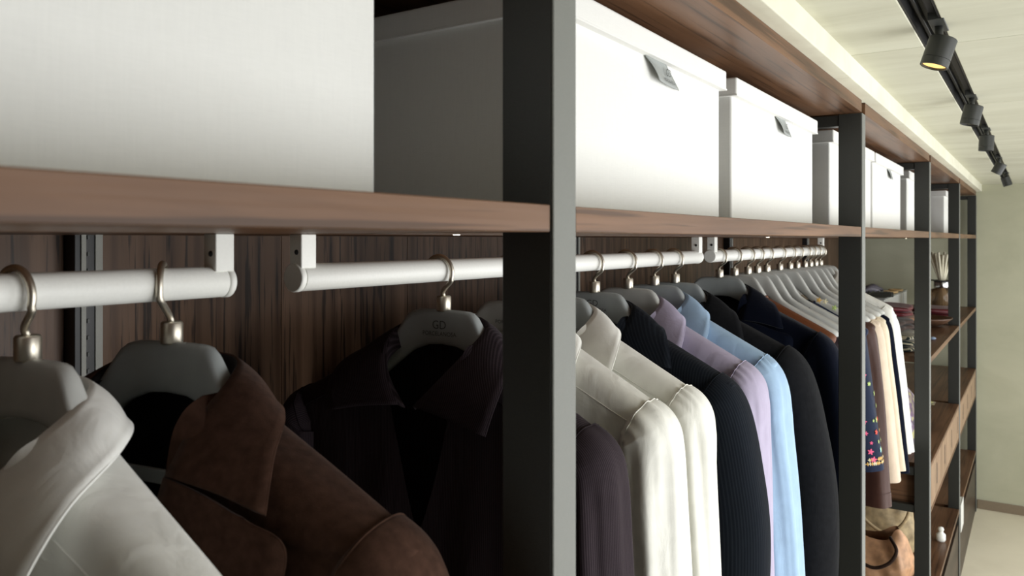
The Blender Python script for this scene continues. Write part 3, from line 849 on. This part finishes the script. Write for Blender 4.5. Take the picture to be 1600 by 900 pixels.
# embroidered flowers on the tunic sleeve
EC = {'pink': noisy('thread_pink', (0.75, 0.10, 0.22), 0.7), 'green': noisy('thread_green', (0.42, 0.55, 0.18), 0.7), 'gold': noisy('thread_gold', (0.70, 0.42, 0.10), 0.5),
      'aqua': noisy('thread_aqua', (0.30, 0.62, 0.66), 0.7), 'red': noisy('thread_red', (0.70, 0.07, 0.04), 0.7), 'cream': noisy('thread_cream', (0.75, 0.68, 0.45), 0.7)}
g, (so, sv, M, nS) = emb
def flower(i, k, col, rad, pet=5):
    v = Vector(sv[i * M + k]); a = Vector(sv[i * M + (k + 1) % M]); b = Vector(sv[(i + 1) * M + k])
    u = (a - v).normalized(); t = (b - v).normalized(); n = u.cross(t).normalized()
    cen = sum((Vector(sv[i * M + q]) for q in range(M)), Vector()) / M
    if n.dot(v - cen) < 0: n = -n
    vs = [v + n * 0.003]; S = 30
    for q in range(S):
        an_ = 2 * math.pi * q / S; rr = rad * (0.72 + 0.28 * math.cos(pet * an_))
        vs.append(v + n * 0.002 + (u * math.cos(an_) + t * math.sin(an_)) * rr)
    fs = [(0, 1 + q, 1 + (q + 1) % S) for q in range(S)]
    link('embroidered_flower', vs, fs, EC[col], so)
rr = random.Random(4)
for i in range(24, 42, 2):
    for k in (M - 8, M - 5, M - 2, 1):
        if rr.random() < 0.7:
            flower(i, (k + rr.randint(-1, 1)) % M, rr.choice(['pink', 'pink', 'green', 'red', 'aqua', 'gold']), rr.uniform(0.006, 0.012))
for q in range(M - 12, M + 6):
    for i in (40, 41):
        if rr.random() < 0.6: flower(i, q % M, rr.choice(['gold', 'cream', 'gold']), 0.0065, 4)
# embroidery along its neckline
for x, z, c_ in ((0.15, -0.208, 'gold'), (0.17, -0.212, 'cream'), (0.20, -0.232, 'green'), (0.225, -0.245, 'pink'), (0.245, -0.258, 'green'), (0.262, -0.266, 'pink'), (0.255, -0.262, 'aqua')):
    vs = [(x, -0.060, z + 0.95)]; S = 20
    for q in range(S):
        an_ = 6.2832 * q / S; rr_ = 0.011 * (0.7 + 0.3 * math.cos(5 * an_)); vs.append((x + rr_ * math.cos(an_), -0.0585, z + 0.95 + rr_ * math.sin(an_)))
    link('embroidered_flower', vs, [(0, 1 + q, 1 + (q + 1) % S) for q in range(S)], EC[c_], g)

# ------------------------------------------------------------------ shelves, drawers in the last two bays
for k in (3, 4):
    y0, y1 = BAY[k]; g_ = 0.0025; nm = ('bay with the folded cloths', 'last bay against the end wall')[k - 3]
    tag(box('shelf', BX - 0.03, FX - 0.002, y0 + g_, y1 - g_, H - 0.508, H - 0.484, wood_y, bev=0.0008), 'walnut middle shelf of the ' + nm, 'shelf', 'lower shelves')
    tag(box('shelf', BX - 0.03, FX - 0.002, y0 + g_, y1 - g_, H - 1.535, H - 1.512, wood_y, bev=0.0008), 'walnut bottom shelf of the ' + nm, 'shelf', 'lower shelves')
    du = empty('drawer_unit', (FX, (y0 + y1) / 2, H - 1.125))
    L_ = y1 - y0 - 2 * g_
    box('drawer_top', BX - FX - 0.03, -0.002, -L_ / 2, L_ / 2, 0.186, 0.202, wood_y, du, bev=0.0006)
    box('drawer_bottom', BX - FX - 0.03, -0.002, -L_ / 2, L_ / 2, 0.0, 0.012, wood_y, du, bev=0.0006)
    box('side_panel', BX - FX - 0.03, -0.012, -L_ / 2, -L_ / 2 + 0.014, 0.012, 0.186, wood_x, du)
    box('side_panel', BX - FX - 0.03, -0.012, L_ / 2 - 0.014, L_ / 2, 0.012, 0.186, wood_x, du)
    n = 4; wv_ = L_ / n
    for i in range(n):
        d = box('drawer_front', -0.020, -0.003, -L_ / 2 + i * wv_ + 0.0015, -L_ / 2 + (i + 1) * wv_ - 0.0015, 0.0135, 0.1845, wood_light, du, bev=0.0008)
        box('finger_slot', 0.0081, 0.0089, wv_ * 0.22, wv_ * 0.27, 0.045, 0.135, m_slot, d)
    tag(du, 'pale-fronted walnut drawer row of the ' + nm, 'drawers', 'drawer rows')
    pb = box('plinth_panel', BX, FX - 0.006, y0 + g_, y1 - g_, 0.0, H - 1.60, wood_dark, bev=0.001)
    tag(pb, 'dark walnut base cabinet on the floor of the ' + nm, 'cabinet', 'base cabinets')
for k in (0, 1, 2):
    y0, y1 = BAY[k]
    pb = box('plinth_panel', BX, FX - 0.006, y0 + 0.0025, y1 - 0.0025, 0.0, 0.10, wood_dark, bev=0.001)
    tag(pb, 'low dark walnut plinth under the ' + BN[k], 'plinth', 'low plinths')

# ------------------------------------------------------------------ things on the middle shelf
ZS = H - 0.484
def folded(label, x, y, z, lx, ly, h, mat, cat='cloth', rz=0.0, seed=0, name='folded_cloth', layers=2, group=None):
    r_ = random.Random(seed); rt = empty(name, (x, y, z), rz)
    for l in range(layers):
        hz = h / layers; n = 26; m = 26; vs = []; fs = []
        q1, q2 = r_.uniform(0, 6), r_.uniform(0, 6)
        for i in range(n + 1):
            for j in range(m + 1):
                # wrapped rounded slab: closed around X
                a = 2 * math.pi * i / n; v = j / m
                xx = lx / 2 * sp(math.cos(a), 0.45); zz = hz / 2 * sp(math.sin(a), 0.6)
                yy = (v - 0.5) * ly
                wv_ = 1 + 0.05 * math.sin(v * 9 + q1) + 0.03 * math.sin(v * 17 + q2)
                sag = 0.14 * hz * math.sin(v * 6 + q2 + xx * 14)
                ed = 1 - 0.12 * abs(2 * v - 1) ** 6
                vs.append((xx * wv_ * ed, yy + 0.01 * math.sin(a * 2 + q1), hz * (l + 0.5) + zz * ed + sag * 0.5))
        for i in range(n):
            for j in range(m):
                q = i * (m + 1) + j; fs.append((q, q + 1, q + m + 2, q + m + 1))
        fs.append(tuple(i * (m + 1) for i in range(n))); fs.append(tuple(i * (m + 1) + m for i in range(n))[::-1])
        link('fold', vs, fs, mat, rt, smooth=True)
    return tag(rt, label, cat, group)
c_red = cloth('crimson_silk', (0.10, 0.008, 0.012), 0.45, 0.1, spec=0.4)
c_choc = cloth('chocolate_cloth', (0.035, 0.018, 0.012), 0.7, 0.1)
c_check = cloth('dark_check', (0.02, 0.03, 0.03), 0.8, 0.1, stripe=('Y', 22, (0.45, 0.40, 0.28)))
c_tan = cloth('tan_cloth', (0.20, 0.10, 0.05), 0.7, 0.1)
GF = 'folded cloths on the middle shelf'
folded('dark chequered folded scarf at the front of the middle shelf', -0.58, 3.86, ZS, 0.28, 0.30, 0.075, c_check, 'scarf', 0.1, 2, 'folded_scarf', 3, GF)
folded('chocolate brown folded cloth lying on the chequered scarf', -0.60, 3.88, ZS + 0.078, 0.26, 0.28, 0.05, c_choc, 'cloth', -0.1, 3, group=GF)
folded('black folded cloth behind the chequered scarf', -0.66, 4.32, ZS, 0.34, 0.34, 0.075, c_dplum, 'cloth', 0.05, 4, group=GF, layers=3)
folded('tan folded cloth on top of the black folded cloth', -0.66, 4.32, ZS + 0.078, 0.32, 0.32, 0.028, c_tan, 'cloth', -0.08, 5, group=GF, layers=1)
folded('crimson silk cloth on top of the tan folded cloth', -0.67, 4.33, ZS + 0.108, 0.31, 0.32, 0.05, c_red, 'cloth', 0.12, 6, group=GF)
folded('crimson folded cloth behind the brown dish', -0.53, 5.55, ZS, 0.24, 0.30, 0.065, c_red, 'cloth', 0.0, 8, group=GF)
# brown shallow dish
ds = lathe('dish', [(0, 0.0), (0.05, 0.0), (0.10, 0.018), (0.135, 0.045), (0.137, 0.050), (0.132, 0.050), (0.095, 0.024), (0.04, 0.010), (0, 0.009)],
           noisy('dish_wood', (0.10, 0.05, 0.028), 0.4, sc=40, bump=0.05, var=0.4), seg=40, loc=(-0.52, 4.93, ZS + 0.0005))
ds.scale = (1, 1.25, 1); tag(ds, 'shallow dark brown wooden dish on the middle shelf', 'dish')
pb_ = lathe('pebble', [(0, 0), (0.014, 0.002), (0.018, 0.007), (0.013, 0.012), (0, 0.014)], noisy('pebble_blue', (0.25, 0.33, 0.48), 0.4), seg=20, loc=(-0.42, 4.28, ZS)); pb_.scale = (1, 1.4, 1)
tag(pb_, 'small pale blue trinket near the shelf edge', 'trinket')
# reed diffuser
rd = empty('reed_diffuser', (-0.545, 6.17, ZS))
m_glass, N_, L__, b_ = base_mat('smoked_glass', (0.30, 0.20, 0.12), 0.08)
b_.inputs['Transmission Weight'].default_value = 0.75; b_.inputs['IOR'].default_value = 1.4
nz_ = N_.new('ShaderNodeTexNoise'); nz_.inputs['Scale'].default_value = 6
rp_ = ramp(N_, [(0.3, (0.26, 0.17, 0.10)), (0.7, (0.34, 0.23, 0.14))]); L__.new(nz_.outputs['Fac'], rp_.inputs[0]); L__.new(rp_.outputs[0], b_.inputs['Base Color'])
lathe('bottle', [(0, 0.002), (0.068, 0.002), (0.075, 0.01), (0.075, 0.125), (0.068, 0.14), (0.040, 0.148), (0.038, 0.165)], m_glass, rd)
lathe('neck_ring', [(0.034, 0.150), (0.050, 0.150), (0.052, 0.156), (0.052, 0.198), (0.048, 0.204), (0.034, 0.204)], noisy('polished_steel', (0.5, 0.5, 0.5), 0.18, 1.0), rd)
lathe('brim', [(0.05, 0.196), (0.088, 0.199), (0.089, 0.203), (0.05, 0.202)], m_slot, rd)
m_reed = noisy('pale_reed', (0.80, 0.76, 0.60), 0.8, sc=200)
for i in range(16):
    a = 2 * math.pi * i / 16 + 0.2; s_ = 0.055 + 0.02 * ((i * 7) % 3) / 2
    tube('reed', [(-0.045 * math.cos(a), -0.045 * math.sin(a), 0.012), (0.012 * math.cos(a), 0.012 * math.sin(a), 0.19), (s_ * math.cos(a), s_ * math.sin(a), 0.375 + 0.02 * ((i * 5) % 4) / 3)], 0.0075, m_reed, rd, seg=8)
tag(rd, 'reed diffuser with pale sticks in a smoked glass bottle', 'diffuser')
# white cabinet-box with accessories
m_wl = noisy('white_lacquer', (0.78, 0.79, 0.75), 0.4, sc=100, bump=0.0, var=0.02)
wu = empty('display_box', (-0.98, 6.02, ZS))
box('box_body', -0.17, 0.17, -0.52, 0.52, 0.0, 0.098, m_wl, wu, bev=0.003, seg=2)
box('box_top', -0.175, 0.175, -0.525, 0.525, 0.0985, 0.108, noisy('grey_glass_top', (0.40, 0.42, 0.40), 0.25), wu, bev=0.002)
box('drawer_gap', 0.1695, 0.1705, 0.34, 0.344, 0.01, 0.09, m_slot, wu)
tag(wu, 'low white display box with grey top on the middle shelf', 'box')
ZT = ZS + 0.1085
# black pleated fan
fn = empty('pleated_fan', (-0.93, 5.62, ZT + 0.0005)); m_fan = noisy('fan_black', (0.012, 0.012, 0.013), 0.5); m_fanr = noisy('fan_rib', (0.10, 0.11, 0.10), 0.5)
for i in range(16):
    a0 = math.pi * i / 15 - 0.2; w_ = 0.085
    c0, s0 = math.cos(a0 - w_), math.sin(a0 - w_); c1, s1 = math.cos(a0 + w_), math.sin(a0 + w_); cm, sm = math.cos(a0), math.sin(a0)
    Rf = 0.155
    vs = [(0.01 * cm, 0.01 * sm, 0), (Rf * c0, Rf * s0, 0.0), (Rf * cm, Rf * sm, 0.022), (Rf * c1, Rf * s1, 0.0), (0.01 * cm, 0.01 * sm, 0.012), (Rf * c0, Rf * s0, 0.006), (Rf * cm, Rf * sm, 0.030), (Rf * c1, Rf * s1, 0.006)]
    fs = [(0, 2, 1), (0, 3, 2), (4, 5, 6), (4, 6, 7), (0, 1, 5, 4), (1, 2, 6, 5), (2, 3, 7, 6), (3, 0, 4, 7)]
    link('pleat', vs, fs, m_fan if i % 2 else m_fanr, fn)
tag(fn, 'black pleated fan spread on the white display box', 'fan')
# tan wooden shoe trees / sandals
m_tan = noisy('tan_leather', (0.42, 0.24, 0.10), 0.4, sc=60, bump=0.05)
m_gold = noisy('gold_leather', (0.75, 0.52, 0.25), 0.35, sc=60, bump=0.05)
def sandal(x, y, rz, label, mat):
    s_ = empty('sandal', (x, y, ZT + 0.0005), rz)
    vs = []; fs = []; n = 24
    prof = [(-0.11, 0.115, 0.028), (-0.07, 0.105, 0.030), (-0.02, 0.06, 0.026), (0.03, 0.018, 0.030), (0.08, 0.006, 0.040), (0.115, 0.006, 0.034), (0.13, 0.008, 0.012)]
    for x_, z_, w_ in prof:
        vs += [(x_, -w_, z_), (x_, w_, z_), (x_, w_, z_ + 0.007), (x_, -w_, z_ + 0.007)]
    for i in range(len(prof) - 1):
        for k in range(4):
            k2 = (k + 1) % 4; fs.append((i * 4 + k, i * 4 + k2, i * 4 + 4 + k2, i * 4 + 4 + k))
    fs.append((3, 2, 1, 0)); e = (len(prof) - 1) * 4; fs.append((e, e + 1, e + 2, e + 3))
    link('sole', vs, fs, mat, s_, smooth=False)
    tube('heel', [(-0.105, 0, 0.116), (-0.10, 0, 0.05), (-0.098, 0, 0.0)], [0.016, 0.008, 0.006], mat, s_)
    tube('toe_strap', [(0.07, -0.042, 0.01), (0.075, -0.03, 0.04), (0.075, 0, 0.055), (0.075, 0.03, 0.04), (0.07, 0.042, 0.01)], 0.006, m_gold, s_)
    tube('ankle_strap', [(-0.08, -0.03, 0.11), (-0.05, -0.038, 0.16), (-0.03, 0, 0.175), (-0.05, 0.038, 0.16), (-0.08, 0.03, 0.11)], 0.005, m_gold, s_)
    return tag(s_, label, 'sandal')
sandal(-1.00, 5.62 - 0.22, 1.2, 'tan high-heeled sandal at the near end of the white display box', m_tan)
def slipper(x, y, rz, label, mat):
    n, m = 20, 16; vs = []; fs = []
    for i in range(n + 1):
        u = i / n; x_ = -0.12 + 0.24 * u
        w_ = 0.038 * (1 - abs(2 * u - 1) ** 3.2) ** 0.5 + 0.004; h_ = 0.02 + 0.035 * (math.exp(-((u - 0.7) / 0.2) ** 2) + 0.7 * math.exp(-((u - 0.05) / 0.12) ** 2))
        if i in (0, n): h_ *= 0.5
        for k in range(m):
            a = 2 * math.pi * k / m
            vs.append((x_, w_ * math.cos(a), h_ / 2 + h_ / 2 * math.sin(a)))
    for i in range(n):
        for k in range(m):
            k2 = (k + 1) % m; fs.append((i * m + k, i * m + k2, (i + 1) * m + k2, (i + 1) * m + k))
    fs.append(tuple(range(m))[::-1]); fs.append(tuple(n * m + k for k in range(m)))
    e = empty('slipper', (x, y, ZT + 0.0005), rz)
    link('upper', vs, fs, mat, e, smooth=True)
    link('insole', [(-0.10, -0.02, 0.034), (0.0, -0.03, 0.030), (0.0, 0.03, 0.030), (-0.10, 0.02, 0.034), (-0.05, 0, 0.036)], [(0, 1, 4), (1, 2, 4), (2, 3, 4), (3, 0, 4)], m_gold, e)
    return tag(e, label, 'slipper', 'grey slippers')
m_gs = noisy('grey_satin', (0.20, 0.19, 0.23), 0.4, sc=80, bump=0.05)
slipper(-1.02, 5.98, 0.5, 'grey satin slipper nearer to the black fan', m_gs)
slipper(-1.03, 6.16, 0.4, 'grey satin slipper nearer to the end wall', m_gs)
for i, (yy, lb) in enumerate(((6.10, 'thin gold bangle lying nearer to the fan'), (6.34, 'thin gold bangle lying nearer to the end wall'))):
    o = tube('gold_bangle', [(0.045 * math.cos(a), 0.06 * math.sin(a), 0.006) for a in [6.2832 * k / 24 for k in range(25)]], 0.006, m_gold, None, seg=8, cap=False)
    o.location = (-0.86, yy, ZT); tag(o, lb, 'bangle', 'gold bangles')

# patterned purple scarves on the drawer top
c_pat = None
m_, N_, L_2, b_ = base_mat('purple_print_silk', (0.1, 0.05, 0.1), 0.6)
mp_ = coords(N_, L_2, (1, 1, 1)); vr = N_.new('ShaderNodeTexVoronoi'); vr.inputs['Scale'].default_value = 45
L_2.new(mp_.outputs[0], vr.inputs['Vector'])
rp_ = ramp(N_, [(0.0, (0.03, 0.015, 0.035)), (0.35, (0.10, 0.045, 0.10)), (0.6, (0.35, 0.33, 0.12)), (0.8, (0.05, 0.03, 0.05)), (1.0, (0.30, 0.25, 0.32))])
sx_ = N_.new('ShaderNodeSeparateColor'); L_2.new(vr.outputs['Color'], sx_.inputs[0]); L_2.new(sx_.outputs[0], rp_.inputs[0]); L_2.new(rp_.outputs[0], b_.inputs['Base Color'])
c_pat = m_
ZD = H - 1.125 + 0.202
def drape(label, x, y, z, lx, ly, h, mat, cat, name, seed, kind_n=3, rz=0.0, group=None):
    r_ = random.Random(seed); n, m = 48, 36; vs = []; fs = []
    ps = [(r_.uniform(2, 7), r_.uniform(0, 6), r_.uniform(3, 9)) for _ in range(4)]
    for j in range(m + 1):
        v = j / m; el = math.pi / 2 * v
        for i in range(n):
            a = 2 * math.pi * i / n
            k = sum(math.sin(int(p_[0]) * a + p_[1] + v * p_[2]) for p_ in ps) * 0.25
            rr = (math.cos(el) ** 0.6 if v < 1 else 0.0) * (1 + 0.10 * k)
            zz = h * math.sin(el) ** 0.8 * (1 + 0.10 * math.sin(3 * a + ps[0][1]) + 0.07 * k * math.sin(7 * v + a))
            vs.append((lx / 2 * sp(math.cos(a), 0.75) * rr, ly / 2 * sp(math.sin(a), 0.75) * rr, max(0, zz)))
    for j in range(m):
        for i in range(n):
            i2 = (i + 1) % n; fs.append((j * n + i, j * n + i2, (j + 1) * n + i2, (j + 1) * n + i))
    o = link(name, vs, fs, mat, None, smooth=True, loc=(x, y, z)); o.rotation_euler = (0, 0, rz)
    return tag(o, label, cat, group)
drape('heap of purple and yellow printed silk scarf on the drawer top', -0.60, 3.93, ZD, 0.34, 0.42, 0.30, c_pat, 'scarf', 'silk_scarf', 3)
drape('small end of purple printed silk lying flat on the drawer top', -0.62, 4.98, ZD, 0.30, 0.10, 0.02, c_pat, 'scarf', 'silk_scarf', 5)

# bags on the bottom shelf
ZL = H - 1.512
def bag(label, x, y, z, lx, ly, h, mat, strap, seed, rz=0.0, top=0.35):
    r_ = random.Random(seed); n, m = 72, 40; vs = []; fs = []
    ps = [(r_.randint(3, 6), r_.uniform(0, 6), r_.uniform(3, 7)) for _ in range(3)] + [(r_.randint(9, 15), r_.uniform(0, 6), r_.uniform(5, 12)) for _ in range(3)]
    for j in range(m + 1):
        v = j / m
        pr = interp([(0, 0.88), (0.08, 1.0), (0.35, 1.03), (0.7, 0.93), (0.92, 0.86), (1.0, 0.80)], v)
        ty = interp([(0, 0.9), (0.1, 1.0), (0.4, 0.95), (0.8, 0.55), (1.0, top)], v)
        for i in range(n):
            a = 2 * math.pi * i / n
            k = sum(math.sin(p_[0] * a + p_[1] + v * p_[2]) for p_ in ps[:3]) * 0.018 + sum(math.sin(p_[0] * a + p_[1] + v * p_[2]) for p_ in ps[3:]) * 0.012 * (0.4 + v)
            vs.append((lx / 2 * pr * sp(math.cos(a), 0.6) * (1 + k), ly / 2 * ty * sp(math.sin(a), 0.6) * (1 + 1.6 * k), h * v - 0.03 * v * (1 - abs(math.cos(a))) + 0.02 * v * math.sin(4 * a + ps[0][1])))
    for j in range(m):
        for i in range(n):
            i2 = (i + 1) % n; fs.append((j * n + i, j * n + i2, (j + 1) * n + i2, (j + 1) * n + i))
    fs.append(tuple(range(n))[::-1])
    e = empty('handbag', (x, y, z), rz)
    link('bag_body', vs, fs, mat, e, smooth=True)
    tube('strap', cr([(lx * 0.30, -ly * 0.30, h * 0.95), (lx * 0.42, -ly * 0.52, h * 0.80), (lx * 0.33, -ly * 0.60, h * 0.55), (lx * 0.10, -ly * 0.58, h * 0.40), (-lx * 0.2, -ly * 0.55, h * 0.62), (-lx * 0.3, -ly * 0.32, h * 0.95)], 40), 0.0075, strap, e, seg=10)
    return tag(e, label, 'bag', 'soft leather bags')
m_bag1 = noisy('olive_tan_suede', (0.34, 0.26, 0.14), 0.6, sc=30, bump=0.4, var=0.35)
m_bag2 = noisy('peach_leather', (0.50, 0.28, 0.15), 0.5, sc=30, bump=0.4, var=0.25)
bag('crumpled olive tan bag behind the peach leather bag', -0.66, 4.22, ZL, 0.34, 0.30, 0.33, m_bag1, m_bag1, 4, 0.15)
bag('peach leather bag with dark strap at the front of the bottom shelf', -0.62, 3.86, ZL, 0.32, 0.26, 0.22, m_bag2, c_choc, 9, -0.1)
jr = lathe('knob_jar', [(0, 0), (0.018, 0), (0.022, 0.01), (0.022, 0.035), (0.012, 0.044), (0.010, 0.05), (0.015, 0.058), (0.012, 0.068), (0, 0.072)], m_wl, seg=24, loc=(-0.40, 4.47, ZL))
tag(jr, 'tiny white lidded jar at the edge of the bottom shelf', 'jar')
cd = empty('hang_card', (FX, 5.20, H - 1.66))
box('card', 0.0005, 0.004, -0.09, 0.09, 0.0, 0.155, m_wl, cd, bev=0.0005)
box('card_fold', -0.05, 0.0035, -0.09, 0.09, 0.1485, 0.152, m_wl, cd)
tag(cd, 'white card folded over the edge of the bottom shelf in the last bay', 'card')

# ------------------------------------------------------------------ track and spotlights
tk = empty('light_track', (0, 0, ZC))
box('track_bed', TX0, TX1, -1.05, 6.45, 0.030, 0.068, m_black, tk)
box('track_lip', TX0 - 0.001, TX0 + 0.004, -1.05, 6.45, 0.002, 0.05, m_black, tk)
box('track_lip', TX1 - 0.004, TX1 + 0.001, -1.05, 6.45, 0.002, 0.05, m_black, tk)
box('conductor_rail', -0.162, -0.150, -1.05, 6.45, 0.012, 0.030, m_black, tk, bev=0.001)
box('conductor_rail', -0.182, -0.176, -1.05, 6.45, 0.018, 0.030, m_black, tk, bev=0.001)
tag(tk, 'long black light track recessed in the ceiling', 'track')
SP = [(1.64, -0.150, 0.30, -0.10), (2.52, -0.150, 0.22, -0.05), (3.28, -0.150, 0.05, 0.0), (4.47, -0.152, 0.5, 0.1), (5.50, -0.150, -0.30, 0.1)]
SL = ['nearest dark cylinder spotlight with a warm glowing lens', 'second dark cylinder spotlight along the track', 'third dark cylinder spotlight, middle of the row',
      'fourth dark cylinder spotlight tilted sideways', 'farthest dark cylinder spotlight by the end wall']
for i, (y, x, ty, tx) in enumerate(SP):
    e = empty('spotlight', (x, y, H + 0.345))
    ad = box('adapter', -0.013, 0.013, -0.055, 0.045, 0.047, 0.062, m_spot, e, bev=0.001)
    tube('swivel_arm', [(0, 0, 0.05), (0, 0, 0.015)], 0.007, m_spot, e, seg=12)
    hd = lathe('lamp_head', [(0, 0.031), (0.028, 0.031), (0.030, 0.029), (0.030, -0.016), (0.0288, -0.0165), (0.0288, -0.0175), (0.030, -0.018), (0.030, -0.033), (0.0285, -0.034), (0.0265, -0.033), (0.0258, -0.026)], m_spot, e, seg=48)
    ln = lathe('lens', [(0, -0.0290), (0.0255, -0.0290)], m_lamp if i == 0 else noisy('unlit_lens%d' % i, (0.10, 0.09, 0.07), 0.2), hd, seg=32)
    hd.rotation_euler = (tx, ty, 0); hd.scale = (0.80, 0.80, 0.84)
    for p_ in hd.data.polygons: p_.use_smooth = True
    md = hd.modifiers.new('e', 'EDGE_SPLIT'); md.split_angle = math.radians(35)
    tag(e, SL[i], 'spotlight', 'track spotlights')
